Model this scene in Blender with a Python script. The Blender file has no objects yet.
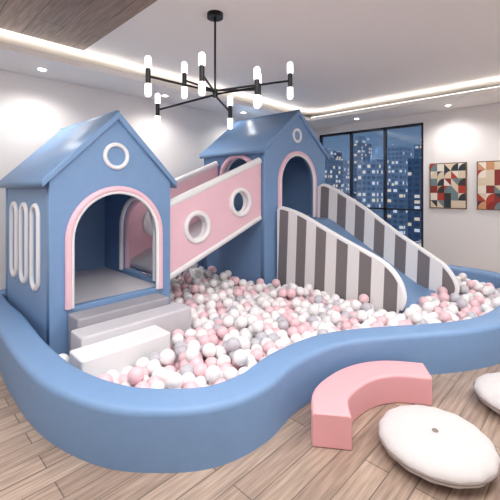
import bpy, math, random, bmesh
import numpy as np
from mathutils import Vector, Matrix
random.seed(7)
S=bpy.context.scene
try:
    S.view_settings.view_transform='Standard'
except Exception: pass
COL=S.collection

# ---------------- materials ----------------
def srgb(r,g,b):
    f=lambda c:(c/255/12.92 if c/255<=0.04045 else ((c/255+0.055)/1.055)**2.4)
    return (f(r),f(g),f(b),1)
def mat(name,col,rough=0.5,emit=0,noise=0.0,bump=0.0,metal=0,scale=8):
    m=bpy.data.materials.new(name); m.use_nodes=True
    nt=m.node_tree; b=nt.nodes['Principled BSDF']
    b.inputs['Base Color'].default_value=col
    b.inputs['Roughness'].default_value=rough
    b.inputs['Metallic'].default_value=metal
    if emit:
        b.inputs['Emission Color'].default_value=col
        b.inputs['Emission Strength'].default_value=emit
    if noise or bump:
        tc=nt.nodes.new('ShaderNodeTexCoord')
        n=nt.nodes.new('ShaderNodeTexNoise'); n.inputs['Scale'].default_value=scale; n.inputs['Detail'].default_value=4
        nt.links.new(tc.outputs['Object'],n.inputs['Vector'])
        if noise:
            mx=nt.nodes.new('ShaderNodeMix'); mx.data_type='RGBA'
            mx.inputs[6].default_value=tuple(c*(1-noise) for c in col[:3])+(1,)
            mx.inputs[7].default_value=tuple(min(1,c*(1+noise)) for c in col[:3])+(1,)
            nt.links.new(n.outputs['Fac'],mx.inputs[0]); nt.links.new(mx.outputs[2],b.inputs['Base Color'])
        if bump:
            bp=nt.nodes.new('ShaderNodeBump'); bp.inputs['Strength'].default_value=bump; bp.inputs['Distance'].default_value=0.01
            nt.links.new(n.outputs['Fac'],bp.inputs['Height']); nt.links.new(bp.outputs[0],b.inputs['Normal'])
    return m
def plank_mat(name,c1,c2,rough,wid,length,rot):
    m=bpy.data.materials.new(name); m.use_nodes=True
    nt=m.node_tree; b=nt.nodes['Principled BSDF']; b.inputs['Roughness'].default_value=rough
    tc=nt.nodes.new('ShaderNodeTexCoord'); mp=nt.nodes.new('ShaderNodeMapping'); mp.inputs['Rotation'].default_value=(0,0,rot)
    nt.links.new(tc.outputs['Object'],mp.inputs[0])
    br=nt.nodes.new('ShaderNodeTexBrick'); br.inputs['Scale'].default_value=1
    br.inputs['Brick Width'].default_value=length; br.inputs['Row Height'].default_value=wid
    br.inputs['Mortar Size'].default_value=0.004; br.inputs['Mortar'].default_value=tuple(c*0.35 for c in c1[:3])+(1,)
    br.inputs['Color1'].default_value=c1; br.inputs['Color2'].default_value=c2
    nt.links.new(mp.outputs[0],br.inputs[0])
    mp2=nt.nodes.new('ShaderNodeMapping'); mp2.inputs['Scale'].default_value=(1.5,22,1)
    nt.links.new(mp.outputs[0],mp2.inputs[0])
    n=nt.nodes.new('ShaderNodeTexNoise'); n.inputs['Scale'].default_value=2; n.inputs['Detail'].default_value=6
    nt.links.new(mp2.outputs[0],n.inputs[0])
    cr=nt.nodes.new('ShaderNodeValToRGB'); cr.color_ramp.elements[0].color=(.62,.62,.62,1); cr.color_ramp.elements[1].color=(1.2,1.2,1.2,1)
    cr.color_ramp.elements[0].position=.3; cr.color_ramp.elements[1].position=.7
    nt.links.new(n.outputs['Fac'],cr.inputs[0])
    mx=nt.nodes.new('ShaderNodeMix'); mx.data_type='RGBA'; mx.blend_type='MULTIPLY'; mx.inputs[0].default_value=1
    nt.links.new(br.outputs[0],mx.inputs[6]); nt.links.new(cr.outputs[0],mx.inputs[7]); nt.links.new(mx.outputs[2],b.inputs['Base Color'])
    return m
def band_mat(name,c1,c2,axis,period,phase,thr=.5,slant=0.04,rough=.5):
    m=bpy.data.materials.new(name); m.use_nodes=True
    nt=m.node_tree; b=nt.nodes['Principled BSDF']; b.inputs['Roughness'].default_value=rough
    tc=nt.nodes.new('ShaderNodeTexCoord'); sp=nt.nodes.new('ShaderNodeSeparateXYZ'); nt.links.new(tc.outputs['Object'],sp.inputs[0])
    def M(op,a,v):
        q=nt.nodes.new('ShaderNodeMath'); q.operation=op; nt.links.new(a,q.inputs[0]); q.inputs[1].default_value=v; return q.outputs[0]
    z=M('MULTIPLY',sp.outputs[2],slant)
    ad=nt.nodes.new('ShaderNodeMath'); ad.operation='ADD'; nt.links.new(sp.outputs[axis],ad.inputs[0]); nt.links.new(z,ad.inputs[1])
    a=M('ADD',ad.outputs[0],phase); a=M('DIVIDE',a,period); a=M('FRACT',a,0); a=M('GREATER_THAN',a,thr)
    mx=nt.nodes.new('ShaderNodeMix'); mx.data_type='RGBA'; mx.inputs[6].default_value=c1; mx.inputs[7].default_value=c2
    nt.links.new(a,mx.inputs[0]); nt.links.new(mx.outputs[2],b.inputs['Base Color'])
    return m

BLUE=mat('blue_leatherette',srgb(120,154,196),.5,noise=.05,bump=.08,scale=14)
PINK=mat('pink_leatherette',srgb(240,198,210),.45,noise=.03,bump=.05)
PINKB=mat('pink_bench_vinyl',srgb(234,172,178),.45,noise=.03,bump=.05)
WHITE=mat('white_leatherette',srgb(240,239,241),.4)
LGREY=mat('light_grey_pad',srgb(206,204,210),.5)
GREY=mat('grey_pad',srgb(160,158,166),.5)
STRIPE=band_mat('grey_white_stripes',srgb(238,236,236),srgb(126,119,121),1,.36,.1)
WALL=mat('wall_paint',srgb(236,232,230),.8,noise=.02,bump=.1,scale=40)
CEIL=mat('ceiling_paint',srgb(246,242,238),.85)
FLOOR=plank_mat('wood_floor',srgb(180,158,142),srgb(156,134,120),.38,.16,1.5,0)
WOODC=plank_mat('wood_ceiling',srgb(156,134,122),srgb(140,120,108),.5,.3,3.0,math.pi/2)
BLACK=mat('black_metal',srgb(26,26,30),.35,metal=.5)
BULB=mat('bulb_glass',(1,.97,.94,1),.3,emit=2.2)
COVE=mat('cove_led',(1,.95,.90,1),.5,emit=5.5)
FRAME=mat('window_frame_paint',srgb(40,44,56),.4)
GLASS=bpy.data.materials.new('window_glass'); GLASS.use_nodes=True
nt=GLASS.node_tree; nt.nodes.clear()
o=nt.nodes.new('ShaderNodeOutputMaterial'); t=nt.nodes.new('ShaderNodeBsdfTransparent'); g=nt.nodes.new('ShaderNodeBsdfGlossy'); g.inputs['Roughness'].default_value=.03
ms=nt.nodes.new('ShaderNodeMixShader'); ms.inputs[0].default_value=.05; t.inputs[0].default_value=(.88,.93,1,1)
nt.links.new(t.outputs[0],ms.inputs[1]); nt.links.new(g.outputs[0],ms.inputs[2]); nt.links.new(ms.outputs[0],o.inputs[0])

# ---------------- helpers ----------------
def empty(name):
    e=bpy.data.objects.new(name,None); COL.objects.link(e); return e
def add(name,me,parent=None,mats=None,smooth=False):
    ob=bpy.data.objects.new(name,me); COL.objects.link(ob)
    if mats:
        for m in mats: me.materials.append(m)
    if smooth:
        me.polygons.foreach_set('use_smooth',[True]*len(me.polygons))
    if parent: ob.parent=parent
    return ob
def box(name,lo,hi,m,parent=None,bev=0):
    x0,y0,z0=lo;x1,y1,z1=hi
    v=[(x0,y0,z0),(x1,y0,z0),(x1,y1,z0),(x0,y1,z0),(x0,y0,z1),(x1,y0,z1),(x1,y1,z1),(x0,y1,z1)]
    f=[(3,2,1,0),(4,5,6,7),(0,1,5,4),(1,2,6,5),(2,3,7,6),(3,0,4,7)]
    me=bpy.data.meshes.new(name); me.from_pydata(v,[],f)
    ob=add(name,me,parent,[m])
    if bev:
        b=ob.modifiers.new('bevel','BEVEL'); b.width=bev; b.segments=4
        me.polygons.foreach_set('use_smooth',[True]*6)
        ob.modifiers.new('wn','WEIGHTED_NORMAL')
    return ob
def panel(name,outer,holes,thick,plane,off,m,parent,bev=.008):
    cu=bpy.data.curves.new(name,'CURVE'); cu.dimensions='2D'; cu.fill_mode='BOTH'
    cu.extrude=thick/2-bev; cu.bevel_depth=bev; cu.bevel_resolution=2
    for loop in [outer]+holes:
        sp=cu.splines.new('POLY'); sp.points.add(len(loop)-1)
        for p,(a,b) in zip(sp.points,loop): p.co=(a,b,0,1)
        sp.use_cyclic_u=True
    tmp=bpy.data.objects.new('tmp',cu); COL.objects.link(tmp)
    dg=bpy.context.evaluated_depsgraph_get(); me=bpy.data.meshes.new_from_object(tmp.evaluated_get(dg))
    bpy.data.objects.remove(tmp)
    if plane=='XZ': M=Matrix(((1,0,0,0),(0,0,-1,off),(0,1,0,0),(0,0,0,1)))
    else: M=Matrix(((0,0,1,off),(1,0,0,0),(0,1,0,0),(0,0,0,1)))
    me.transform(M); me.materials.clear()
    return add(name,me,parent,[m])
def tube(name,pts,r,m,parent,cyclic=False,res=6):
    cu=bpy.data.curves.new(name,'CURVE'); cu.dimensions='3D'; cu.bevel_depth=r; cu.bevel_resolution=res; cu.use_fill_caps=True
    sp=cu.splines.new('POLY'); sp.points.add(len(pts)-1)
    for p,c in zip(sp.points,pts): p.co=(*c,1)
    sp.use_cyclic_u=cyclic
    tmp=bpy.data.objects.new('tmp',cu); COL.objects.link(tmp)
    dg=bpy.context.evaluated_depsgraph_get(); me=bpy.data.meshes.new_from_object(tmp.evaluated_get(dg))
    bpy.data.objects.remove(tmp); me.materials.clear()
    return add(name,me,parent,[m],smooth=True)
def arch2d(x0,x1,z0,z1,n=24):
    r=(x1-x0)/2; c=(x0+x1)/2; zs=z1-r
    return [(x0,z0)]+[(c-r*math.cos(math.pi*i/n),zs+r*math.sin(math.pi*i/n)) for i in range(n+1)]+[(x1,z0)]
def circ(cx,cz,r,n=40): return [(cx+r*math.cos(2*math.pi*i/n),cz+r*math.sin(2*math.pi*i/n)) for i in range(n)]
def stadium(cx,z0,z1,r,n=12):
    return [(cx-r*math.cos(math.pi*i/n),z1-r+r*math.sin(math.pi*i/n)) for i in range(n+1)]+[(cx+r*math.cos(math.pi*i/n),z0+r-r*math.sin(math.pi*i/n)) for i in range(n+1)]
def catmull(P,closed,n=10):
    out=[];N=len(P)
    for i in range(N if closed else N-1):
        g=lambda k:Vector(P[k%N]) if closed else Vector(P[max(0,min(N-1,k))])
        a,b,c,d=g(i-1),g(i),g(i+1),g(i+2)
        for j in range(n):
            t=j/n
            out.append(.5*((2*b)+(c-a)*t+(2*a-5*b+4*c-d)*t*t+(3*b-a-3*c+d)*t**3))
    if not closed: out.append(Vector(P[-1]))
    return out

# ---------------- room ----------------
X0,X1,Y0,Y1,H=-2.5,8.5,-2.5,6.1,3.5
box('floor',(X0,Y0,-.1),(X1,Y1,0),FLOOR)
box('wall_left',(X0-.15,Y1,-.1),(X1+.15,Y1+.15,3.9),WALL)
box('wall_back',(X0-.15,Y0-.15,-.1),(X1+.15,Y0,3.9),WALL)
box('wall_rear',(X0-.15,Y0,-.1),(X0,Y1,3.9),WALL)
wy0,wy1,wz0,wz1=2.84,5.6,.3,3.3
panel('wall_window',[(Y0,-.1),(Y1,-.1),(Y1,3.9),(Y0,3.9)],[[(wy0,wz0),(wy1,wz0),(wy1,wz1),(wy0,wz1)]],.2,'YZ',X1+.1,WALL,None,.002)
ce=empty('ceiling')
tx0,tx1,ty0,ty1=-1.6,7.5,-1.6,5.2
box('tray_top',(X0,Y0,3.75),(X1,Y1,3.85),CEIL,ce)
for nm,lo,hi in [('soffit_left',(X0,ty1,H),(X1,Y1,3.58)),('soffit_back',(X0,Y0,H),(X1,ty0,3.58)),('soffit_rear',(X0,ty0,H),(tx0,ty1,3.58)),('soffit_window',(tx1,ty0,H),(X1,ty1,3.58))]:
    box(nm,lo,hi,CEIL,ce)
box('wood_panel',(-1.2,1.2,3.70),(1.95,ty1-.12,3.75),WOODC,ce)
for nm,lo,hi in [('cove_strip_left',(tx0,ty1+.06,3.585),(tx1,ty1+.12,3.60)),('cove_strip_window',(tx1+.06,ty0,3.585),(tx1+.12,ty1,3.60))]:
    box(nm,lo,hi,COVE,ce)
bb=mat('baseboard_paint',srgb(236,234,232),.5)
box('baseboard_window',(X1-.02,Y0,0),(X1,Y1,.1),bb)
box('baseboard_left',(X0,Y1-.02,0),(X1-.02,Y1,.1),bb)
w=empty('window_1')
fx0,fx1=X1+.04,X1+.12
t=.06
box('frame_bottom',(fx0,wy0,wz0),(fx1,wy1,wz0+t),FRAME,w); box('frame_top',(fx0,wy0,wz1-t),(fx1,wy1,wz1),FRAME,w)
for k,y in enumerate([wy0,3.72,4.62,wy1-t]): box('mullion_%d'%k,(fx0,y,wz0),(fx1,y+t,wz1),FRAME,w)
box('transom',(fx0,wy0,1.30),(fx1,wy1,1.34),FRAME,w)
box('glass',(X1+.075,wy0,wz0),(X1+.082,wy1,wz1),GLASS,w)
# ---------------- city outside ----------------
def bmat(name,base,lit,bw,bh,dens):
    m=bpy.data.materials.new(name); m.use_nodes=True; nt=m.node_tree; b=nt.nodes['Principled BSDF']
    def M(op,a,v=None,a2=None):
        q=nt.nodes.new('ShaderNodeMath'); q.operation=op; nt.links.new(a,q.inputs[0])
        if a2 is not None: nt.links.new(a2,q.inputs[1])
        elif v is not None: q.inputs[1].default_value=v
        return q.outputs[0]
    tc=nt.nodes.new('ShaderNodeTexCoord'); sp=nt.nodes.new('ShaderNodeSeparateXYZ'); nt.links.new(tc.outputs['Object'],sp.inputs[0])
    u=M('DIVIDE',M('ADD',sp.outputs[0],a2=sp.outputs[1]),bw); v=M('DIVIDE',sp.outputs[2],bh)
    cb=nt.nodes.new('ShaderNodeCombineXYZ'); nt.links.new(M('FLOOR',u),cb.inputs[0]); nt.links.new(M('FLOOR',v),cb.inputs[1])
    wn=nt.nodes.new('ShaderNodeTexWhiteNoise'); wn.noise_dimensions='2D'; nt.links.new(cb.outputs[0],wn.inputs['Vector'])
    on=M('GREATER_THAN',wn.outputs['Value'],1-dens)
    win=M('MULTIPLY',M('LESS_THAN',M('FRACT',u),.62),a2=M('LESS_THAN',M('FRACT',v),.55))
    f=M('MULTIPLY',on,a2=win)
    mw=nt.nodes.new('ShaderNodeMix'); mw.data_type='RGBA'; mw.inputs[6].default_value=base; mw.inputs[7].default_value=tuple(c*.45 for c in base[:3])+(1,)
    nt.links.new(win,mw.inputs[0])
    lc=nt.nodes.new('ShaderNodeMix'); lc.data_type='RGBA'; lc.inputs[6].default_value=lit; lc.inputs[7].default_value=(.8,.8,.85,1)
    sc=nt.nodes.new('ShaderNodeSeparateColor'); nt.links.new(wn.outputs['Color'],sc.inputs[0]); nt.links.new(sc.outputs[1],lc.inputs[0])
    mx=nt.nodes.new('ShaderNodeMix'); mx.data_type='RGBA'; nt.links.new(f,mx.inputs[0]); nt.links.new(mw.outputs[2],mx.inputs[6]); nt.links.new(lc.outputs[2],mx.inputs[7])
    nt.links.new(mx.outputs[2],b.inputs['Emission Color']); b.inputs['Emission Strength'].default_value=.9
    b.inputs['Base Color'].default_value=base; b.inputs['Roughness'].default_value=.6
    return m
bm=[bmat('tower_night_a',(.06,.10,.16,1),(1,.72,.38,1),.8,.7,.38),bmat('tower_night_b',(.11,.16,.23,1),(1,.8,.5,1),.7,.8,.28),bmat('tower_night_c',(.03,.055,.10,1),(1,.65,.3,1),1.0,.7,.42)]
city=empty('city_skyline')
r2=random.Random(5)
k=0
for row,(xx,hh) in enumerate([(34,(-5,2.5)),(48,(0,6.5)),(66,(3,11.5))]):
    y=-5+row*2
    while y<58:
        wd=r2.uniform(2,4.5); tp=r2.uniform(*hh)
        x_=xx+r2.uniform(-2,2)
        box('tower_%d'%k,(x_,y,-30),(x_+4,y+wd,tp),bm[k%3],city)
        if k%3==0: box('tower_crown_%d'%k,(x_+1,y+wd*.3,tp),(x_+3,y+wd*.7,tp+1.6),bm[(k+1)%3],city)
        k+=1; y+=wd+r2.uniform(.2,1.5)
# ---------------- playhouses ----------------
def house(x0,x1,y0,y1,eave,apex,plat,door,side_open,slots,ring,open_right_side=True):
    e=empty('playhouse')
    xm=(x0+x1)/2; T=.09
    pent=[(x0,.03),(x1,.03),(x1,eave),(xm,apex),(x0,eave)]
    dh=arch2d(*door)
    panel('front_wall',pent,[dh],T,'XZ',y0+T/2,BLUE,e)
    panel('back_wall',pent,[],T,'XZ',y1-T/2,BLUE,e)
    so=arch2d(*side_open)
    rect=[(y0+T,.03),(y1-T,.03),(y1-T,eave-.01),(y0+T,eave-.01)]
    panel('right_wall',rect,[so] if open_right_side else [],T,'YZ',x1-T/2,BLUE,e)
    panel('left_wall',rect,[] if open_right_side else [so],T,'YZ',x0+T/2,BLUE,e)
    box('platform',(x0+T,y0+T,plat-.1),(x1-T,y1-T,plat),LGREY,e)
    sl=(apex-eave)/(xm-x0); ov=.07
    for nm,s in (('roof_left',-1),('roof_right',1)):
        xe=xm+s*((xm-x0)+ov); ze=eave-sl*ov
        th=.05
        pts=[(xm,apex),(xe,ze),(xe,ze+th),(xm,apex+th*1.2)]
        panel(nm,pts,[],(y1-y0)+.09,'XZ',(y0+y1)/2,BLUE,e,.012)
    tube('door_trim',[(a,y0-.01,b) for a,b in dh],.035,PINK,e)
    ind=[(a,b) for a,b in arch2d(door[0]+.035,door[1]-.035,door[2],door[3]-.035)]
    tube('door_trim_inner',[(a,y0-.012,b) for a,b in ind],.022,WHITE,e)
    xs=x1 if open_right_side else x0
    for s_,mm,rr in ((.005,PINK,.045),(-T-.005,WHITE,.03)):
        xx=xs+(s_ if open_right_side else -s_)
        tube('side_arch_trim',[(xx,a,b) for a,b in so],rr,mm,e)
    cx,cz,cr=ring
    tube('gable_ring',[(a,y0-.01,b) for a,b in circ(cx,cz,cr)],.024,WHITE,e,True)
    for i,(yc,z0,z1,r) in enumerate(slots):
        tube('side_slot_ring_%d'%i,[(x0-.005,a,b) for a,b in stadium(yc,z0,z1,r)],.028,WHITE,e,True)
    return e
house(1.18,2.57,3.92,5.70,1.91,2.60,.57,(1.35,2.42,.57,1.80),(4.12,5.05,.62,1.68),
      [(4.38,.72,1.62,.12),(4.82,.72,1.62,.12),(5.26,.72,1.62,.12)],(1.86,2.17,.13))
house(4.38,6.17,3.92,5.5,2.46,3.15,1.27,(4.74,5.80,1.27,2.45),(4.12,5.0,1.27,2.38),[],(5.24,2.76,.11),open_right_side=False)

# ---------------- bridge ----------------
br=empty('play_bridge')
bx0,bx1=2.60,4.35
zb=lambda x:.63+.385*(x-2.57)
ht=.95
out=[(bx0,zb(bx0)),(bx1,zb(bx1)),(bx1,zb(bx1)+ht),(bx0,zb(bx0)+ht)]
ph=[(3.05,zb(3.05)+.46,.195),(3.88,zb(3.88)+.46,.195)]
for nm,yy in (('front',4.02),('rear',5.10)):
    panel(nm+'_panel',out,[circ(*p) for p in ph],.08,'XZ',yy,PINK,br)
    tube(nm+'_top_rail',[(bx0,yy,zb(bx0)+ht),(bx1,yy,zb(bx1)+ht)],.055,WHITE,br)
    tube(nm+'_bottom_rail',[(bx0,yy,zb(bx0)+.02),(bx1,yy,zb(bx1)+.02)],.055,WHITE,br)
    for i,p in enumerate(ph):
        for s in (-.045,.045):
            tube(nm+'_porthole_ring_%d'%i,[(a,yy+s,b) for a,b in circ(*p)],.035,WHITE,br,True)
panel('ramp_floor',[(bx0,zb(bx0)),(bx1,zb(bx1)),(bx1,zb(bx1)+.1),(bx0,zb(bx0)+.1)],[],.98,'XZ',4.56,LGREY,br)

# ---------------- slide ----------------
sl=empty('play_slide')
pa=[(3.86,1.43),(3.75,1.47),(3.4,1.38),(3.0,1.21),(2.63,1.05),(2.2,.88),(1.98,.76),(1.85,.6),(1.8,.42),(1.84,.26)]
pb=[(3.86,1.80),(3.72,1.86),(3.4,1.72),(2.9,1.44),(2.4,1.10),(1.9,.80),(1.68,.66),(1.55,.5),(1.5,.35),(1.54,.22)]
for nm,xx,pp in (('near_panel',4.66,pa),('far_panel',5.86,pb)):
    c=[(v.x,v.y) for v in catmull([(a,b) for a,b in pp],False,6)]
    o2=c+[(c[-1][0]+.06,.03),(3.86,.03)]
    panel(nm,o2,[],.08,'YZ',xx,STRIPE,sl)
    tube(nm+'_edge',[(xx,a,b) for a,b in c],.042,WHITE,sl)
prof=[(3.84,1.25),(3.6,1.24),(3.2,1.02),(2.6,.66),(2.1,.36),(1.9,.28),(1.78,.26)]
c=[(v.x,v.y) for v in catmull(prof,False,6)]
panel('chute',c+[(1.82,.03),(3.84,.03)],[],1.12,'YZ',5.26,BLUE,sl)

# ---------------- steps ----------------
st=empty('foam_steps')
box('step_top',(1.34,3.64,.03),(2.38,3.905,.53),GREY,st,.02)
box('step_middle',(1.27,3.36,.03),(2.50,3.635,.45),LGREY,st,.02)
box('step_bottom',(1.16,3.06,.03),(2.02,3.355,.38),WHITE,st,.02)

# ---------------- pit wall ----------------
ctrl=[(.85,4.6),(.80,3.75),(.82,2.95),(.98,2.36),(1.236,2.0),(1.54,1.77),(1.92,1.70),(2.37,1.76),(2.88,1.70),(3.27,1.50),(3.71,1.18),(4.08,.924),(4.5,.73),(5.1,.62),(6.0,.6),(6.8,.75),(7.3,1.3),(7.4,2.4),(7.4,4.0),(7.35,5.4),(6.9,6.0),(5,6.04),(3,6.04),(1.4,6.04),(.95,5.9),(.86,5.4)]
loop=catmull(ctrl,True,10)
N=len(loop); TH=.28; HW=.40; rr=.05
prof=[(0,0)]
for a in range(7):
    t_=math.pi/2*a/6; prof.append((rr-rr*math.cos(t_),HW-rr+rr*math.sin(t_)))
for a in range(7):
    t_=math.pi/2*a/6; prof.append((TH-rr+rr*math.sin(t_),HW-rr+rr*math.cos(t_)))
prof.append((TH,0))
nr=[]
for i in range(N):
    d=(loop[(i+1)%N]-loop[i-1]).normalized(); nr.append(Vector((-d.y,d.x)))
V=[];F=[];K=len(prof)
for i in range(N):
    for (o_,z) in prof:
        p=loop[i]+nr[i]*o_; V.append((p.x,p.y,z))
for i in range(N):
    j=(i+1)%N
    for k in range(K-1): F.append((i*K+k,j*K+k,j*K+k+1,i*K+k+1))
me=bpy.data.meshes.new('padded_rim'); me.from_pydata(V,[],F)
pw=empty('ball_pit_surround')
add('padded_rim',me,pw,[BLUE],True)
inner=[loop[i]+nr[i]*TH for i in range(N)]
me=bpy.data.meshes.new('pit_mat'); me.from_pydata([(p.x,p.y,.02) for p in inner],[],[tuple(range(N))]); add('pit_mat',me,pw,[LGREY])

# ---------------- balls ----------------
R=.067
innp=np.array([(p.x,p.y) for p in inner])
def inside(px,py):
    c=False
    for i in range(0,N):
        a=inner[i-1]; b=inner[i]
        if (a.y>py)!=(b.y>py) and px<(b.x-a.x)*(py-a.y)/(b.y-a.y)+a.x: c=not c
    return c
def ok(x,y,z):
    if not inside(x,y): return False
    if np.min(np.hypot(innp[:,0]-x,innp[:,1]-y))<R+.01: return False
    m=R
    for (a,b,c_,d) in [(1.18,2.57,3.92,5.7),(4.38,6.17,3.92,5.5),(4.62,4.70,1.8,3.9),(5.8,5.92,1.5,3.9),(4.62,5.9,1.8,3.9),(1.34,2.38,3.64,3.92),(1.27,2.5,3.36,3.7),(1.16,2.02,3.06,3.42)]:
        if a-m<x<b+m and c_-m<y<d+m: return False
    return True
rb=random.Random(11)
pos=[]
s=.138
for L,(z,prob) in enumerate([(.12,1),(.215,.97),(.31,.22)]):
    yy=.7+(L%2)*.065; row=0
    while yy<6:
        xx=.6+(row%2)*s/2+(L%2)*.065
        while xx<7.4:
            x=xx+rb.uniform(-.025,.025); y=yy+rb.uniform(-.025,.025)
            if rb.random()<prob and ok(x,y,z) and not (L==2 and x<2.6 and y>2.8): pos.append((x,y,z+rb.uniform(-.02,.025)))
            xx+=s
        yy+=s*.87; row+=1
b_=bmesh.new(); bmesh.ops.create_icosphere(b_,subdivisions=3,radius=R)
sv=np.array([v.co[:] for v in b_.verts]); sf=np.array([[v.index for v in f.verts] for f in b_.faces]); b_.free()
P=np.array(pos); nb=len(P)
VV=(P[:,None,:]+sv[None]).reshape(-1,3)
FF=(sf[None]+(np.arange(nb)*len(sv))[:,None,None]).reshape(-1,3)
me=bpy.data.meshes.new('pit_balls'); me.vertices.add(len(VV)); me.vertices.foreach_set('co',VV.ravel())
me.loops.add(FF.size); me.loops.foreach_set('vertex_index',FF.ravel().astype(np.int32))
me.polygons.add(len(FF)); me.polygons.foreach_set('loop_start',np.arange(0,FF.size,3,dtype=np.int32))
me.update(calc_edges=True)
bmts=[mat('ball_white',srgb(244,241,242),.35),mat('ball_pink',srgb(238,200,207),.35),mat('ball_grey',srgb(196,194,202),.35)]
for m in bmts: me.materials.append(m)
mi=np.array([rb.choices([0,1,2],[.54,.33,.13])[0] for _ in range(nb)],dtype=np.int32)
me.polygons.foreach_set('material_index',np.repeat(mi,len(sf))); me.polygons.foreach_set('use_smooth',np.ones(len(FF),dtype=bool))
ob=bpy.data.objects.new('ball_pit_balls',me); COL.objects.link(ob)

# ---------------- curved bench ----------------
cl=catmull([(2.18,1.33),(2.42,1.48),(2.80,1.48),(3.10,1.34),(3.30,1.07)],False,8)
hw=.135; bh=.24; r_=.025
pr=[(-hw,0.0)]+[(-hw+r_-r_*math.cos(math.pi/2*a/4),bh-r_+r_*math.sin(math.pi/2*a/4)) for a in range(5)]+[(hw-r_+r_*math.sin(math.pi/2*a/4),bh-r_+r_*math.cos(math.pi/2*a/4)) for a in range(5)]+[(hw,0)]
V=[];F=[];K=len(pr);n=len(cl)
for i in range(n):
    d=(cl[min(i+1,n-1)]-cl[max(i-1,0)]).normalized(); q=Vector((-d.y,d.x))
    for o_,z in pr: p=cl[i]+q*o_; V.append((p.x,p.y,z))
for i in range(n-1):
    for k in range(K): F.append((i*K+k,i*K+(k+1)%K,(i+1)*K+(k+1)%K,(i+1)*K+k))
F.append(tuple(range(K))[::-1]); F.append(tuple((n-1)*K+k for k in range(K)))
me=bpy.data.meshes.new('curved_bench'); me.from_pydata(V,[],F)
b_=bmesh.new(); b_.from_mesh(me); bmesh.ops.recalc_face_normals(b_,faces=b_.faces); b_.to_mesh(me); b_.free()
ob=add('curved_bench',me,None,[PINKB]); bv=ob.modifiers.new('b','BEVEL'); bv.width=.012; bv.segments=3; bv.angle_limit=math.radians(50); bv.limit_method='ANGLE'
me.polygons.foreach_set('use_smooth',[True]*len(me.polygons)); ob.modifiers.new('wn','WEIGHTED_NORMAL')

# ---------------- floor cushions ----------------
CU=mat('light_grey_fabric',srgb(208,204,204),.9,noise=.05,bump=.25,scale=26)
CU2=mat('taupe_piping',srgb(138,126,122),.9,noise=.1,bump=.4,scale=30)
def cushion(cx,cy,r,h,ang):
    e=empty('floor_cushion'); e.location=(cx,cy,0); e.rotation_euler=(0,0,ang)
    V=[];F=[];nr_=28;ns=96
    for i in range(nr_+1):
        t_=-math.pi/2+math.pi*i/nr_
        rad=r*abs(math.cos(t_))**.7; z=h/2+h/2*math.copysign(abs(math.sin(t_))**.9,math.sin(t_))
        for j in range(ns):
            a=2*math.pi*j/ns
            w_=1+.010*math.sin(16*a)*math.cos(t_)
            dz=-.03*math.exp(-(rad/(.2*r))**2) if t_>0 else 0
            dz+=(-.006*abs(math.cos(4*a))**14*math.cos(t_)*1.0) if t_>0 else 0
            V.append((rad*w_*math.cos(a),rad*w_*math.sin(a),z+dz))
    for i in range(nr_):
        for j in range(ns):
            F.append((i*ns+j,i*ns+(j+1)%ns,(i+1)*ns+(j+1)%ns,(i+1)*ns+j))
    me=bpy.data.meshes.new('pad'); me.from_pydata(V,[],F)
    add('pad',me,e,[CU],True)
    tube('piping',[(r*1.003*math.cos(2*math.pi*i/60),r*1.003*math.sin(2*math.pi*i/60),h/2) for i in range(60)],.009,CU2,e,True)
    tube('button',[(0,0,h-.034),(0,0,h-.020)],.020,CU2,e)
cushion(2.62,.80,.36,.19,2.5)
cushion(3.66,.44,.35,.19,1.0)

# ---------------- wall art ----------------
pal=[srgb(*c) for c in [(176,60,48),(222,204,178),(44,54,62),(206,150,110),(236,226,210),(110,132,136),(140,48,44),(60,50,50)]]
wts=[3,5,3,2,5,2,1,2]
pm=[mat('art_colour_%d'%i,c,.7) for i,c in enumerate(pal)]
FRW=mat('art_frame_wood',srgb(120,92,70),.5)
def art(y0,y1,z0,z1,seed):
    e=empty('wall_art'); rn=random.Random(seed)
    pk=lambda: rn.choices(range(8),wts)[0]
    x=X1
    box('frame_backing',(x-.03,y0,z0),(x-.001,y1,z1),FRW,e)
    nx,nz=5,6; V=[];F=[];mi=[]
    dy=(y1-y0-.04)/nx; dz=(z1-z0-.04)/nz
    xx=x-.033
    for i in range(nx):
        for j in range(nz):
            a=y0+.02+i*dy; b=z0+.02+j*dz
            k=len(V); c=[(xx,a,b),(xx,a+dy,b),(xx,a+dy,b+dz),(xx,a,b+dz)]
            s_=rn.randint(0,2)
            if s_==0: V+=c; F.append((k,k+1,k+2,k+3)); mi.append(pk())
            elif s_==1: V+=c; F+= [(k,k+1,k+2),(k,k+2,k+3)]; mi+=[pk(),pk()]
            else:
                q=[(xx,a+dy*math.cos(t*math.pi/12),b+dz*math.sin(t*math.pi/12)) for t in range(7)]
                V+=[c[0]]+q+[c[2]]
                F.append(tuple([k]+list(range(k+1,k+8)))); mi.append(pk())
                F.append(tuple([k+8]+list(range(k+7,k,-1)))); mi.append(pk())
    me=bpy.data.meshes.new('mosaic'); me.from_pydata(V,[],F); add('mosaic',me,e,pm); me.polygons.foreach_set('material_index',mi)
art(1.98,2.70,1.38,2.36,4)
art(1.05,1.80,1.38,2.36,9)

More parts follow.
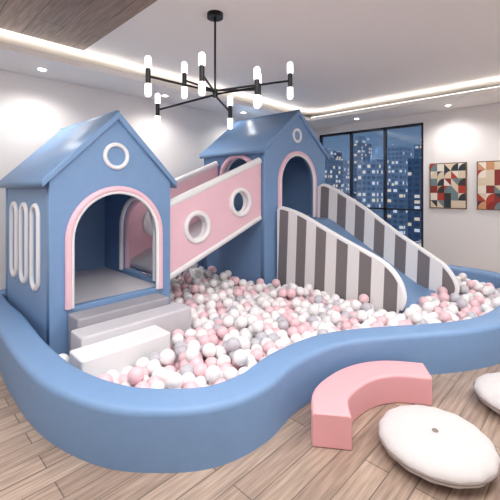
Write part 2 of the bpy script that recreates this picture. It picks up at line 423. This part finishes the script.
# ---------------- chandelier ----------------
ch=empty('chandelier')
cx,cy,cz=2.6,3.07,2.86
tube('canopy',[(cx,cy,3.70),(cx,cy,3.75)],.09,BLACK,ch)
tube('stem',[(cx,cy,cz),(cx,cy,3.70)],.012,BLACK,ch)
Rv=Vector((.697,-.717,0)); Fv=Vector((.717,.697,0)); C=Vector((cx,cy,cz))
tips=[(-.66,-.30,.10),(-.78,.55,-.06),(-.36,.1,.18),(-.08,-.5,.06),(.14,.5,-.10),(.46,-.35,-.03),(.50,.5,.18),(.84,.05,.16)]
tube('hub',[C-Vector((0,0,.04)),C+Vector((0,0,.05))],.03,BLACK,ch)
for i,(a,b,z) in enumerate(tips):
    p=C+Rv*a+Fv*b+Vector((0,0,z)); s0=C+Vector((0,0,z*.2))
    tube('arm_%d'%i,[s0,p],.012,BLACK,ch)
    tube('socket_%d'%i,[p-Vector((0,0,.08)),p+Vector((0,0,.08))],.026,BLACK,ch)
    for nm,s_ in (('up',1),('down',-1)):
        q0=p+Vector((0,0,s_*.08))
        tube('bulb_%s_%d'%(nm,i),[q0,q0+Vector((0,0,s_*.02)),q0+Vector((0,0,s_*.10))],.034,BULB,ch)
        me=bpy.data.meshes.new('bt'); b_=bmesh.new(); bmesh.ops.create_uvsphere(b_,u_segments=16,v_segments=10,radius=.034,matrix=Matrix.Translation(q0+Vector((0,0,s_*.10)))); b_.to_mesh(me); b_.free()
        add('bulb_tip_%s_%d'%(nm,i),me,ch,[BULB],True)

# ---------------- lights ----------------
def area(name,loc,sx,sy,e,col=(1,.985,.97),rot=(0,0,0)):
    l=bpy.data.lights.new(name,'AREA'); l.shape='RECTANGLE'; l.size=sx; l.size_y=sy; l.energy=e; l.color=col
    o_=bpy.data.objects.new(name,l); o_.location=loc; o_.rotation_euler=rot; COL.objects.link(o_)
area('added_fill_area',(1.0,1.0,3.66),2.2,2.2,130)  # this and the next two: fill lamps added out of view, no real fixtures
area('added_fill_area',(-.6,3.2,3.6),1.5,1.5,55)
area('added_fill_area',(4.0,-.6,3.6),2.0,1.2,100)
CAN=mat('added_downlight_trim',srgb(240,240,240),.4); LENS=mat('added_downlight_lens',(1,.95,.88,1),.3,emit=10)
for i,(x,y) in enumerate([(1.6,5.65),(3.6,5.65),(5.6,5.65),(8.0,4.2),(8.0,2.2),(8.0,.6)]):  # invented downlights, added to brighten the far side of the room
    e=empty('added_downlight')
    tube('trim',[(x,y,H-.012),(x,y,H-.001)],.07,CAN,e); tube('lens',[(x,y,H-.018),(x,y,H-.0125)],.05,LENS,e)
    l=bpy.data.lights.new('added_fill_spot','SPOT'); l.energy=66; l.spot_size=2.7; l.spot_blend=1.0; l.shadow_soft_size=.06; l.color=(1,.97,.94)
    o_=bpy.data.objects.new('added_fill_spot',l); o_.location=(x,y-.12 if y>5 else y,H-.09); COL.objects.link(o_); o_.parent=e

# ---------------- world ----------------
wd=bpy.data.worlds.new('dusk'); S.world=wd; wd.use_nodes=True; nt=wd.node_tree; bg=nt.nodes['Background']
tc=nt.nodes.new('ShaderNodeTexCoord'); sp=nt.nodes.new('ShaderNodeSeparateXYZ'); cr=nt.nodes.new('ShaderNodeValToRGB')
nt.links.new(tc.outputs['Generated'],sp.inputs[0]); nt.links.new(sp.outputs[2],cr.inputs[0]); nt.links.new(cr.outputs[0],bg.inputs[0])
cr.color_ramp.elements[0].color=(.20,.31,.44,1); cr.color_ramp.elements[1].color=(.04,.08,.16,1); cr.color_ramp.elements[1].position=.35
bg.inputs[1].default_value=.9

# ---------------- camera ----------------
cam=bpy.data.cameras.new('camera'); cam.sensor_width=36; cam.lens=36*360/500; cam.shift_y=-61/500; cam.clip_end=300
co=bpy.data.objects.new('camera',cam); COL.objects.link(co); co.location=(0,0,1.8)
co.rotation_euler=(math.pi/2,0,math.radians(44.2-90))
S.camera=co
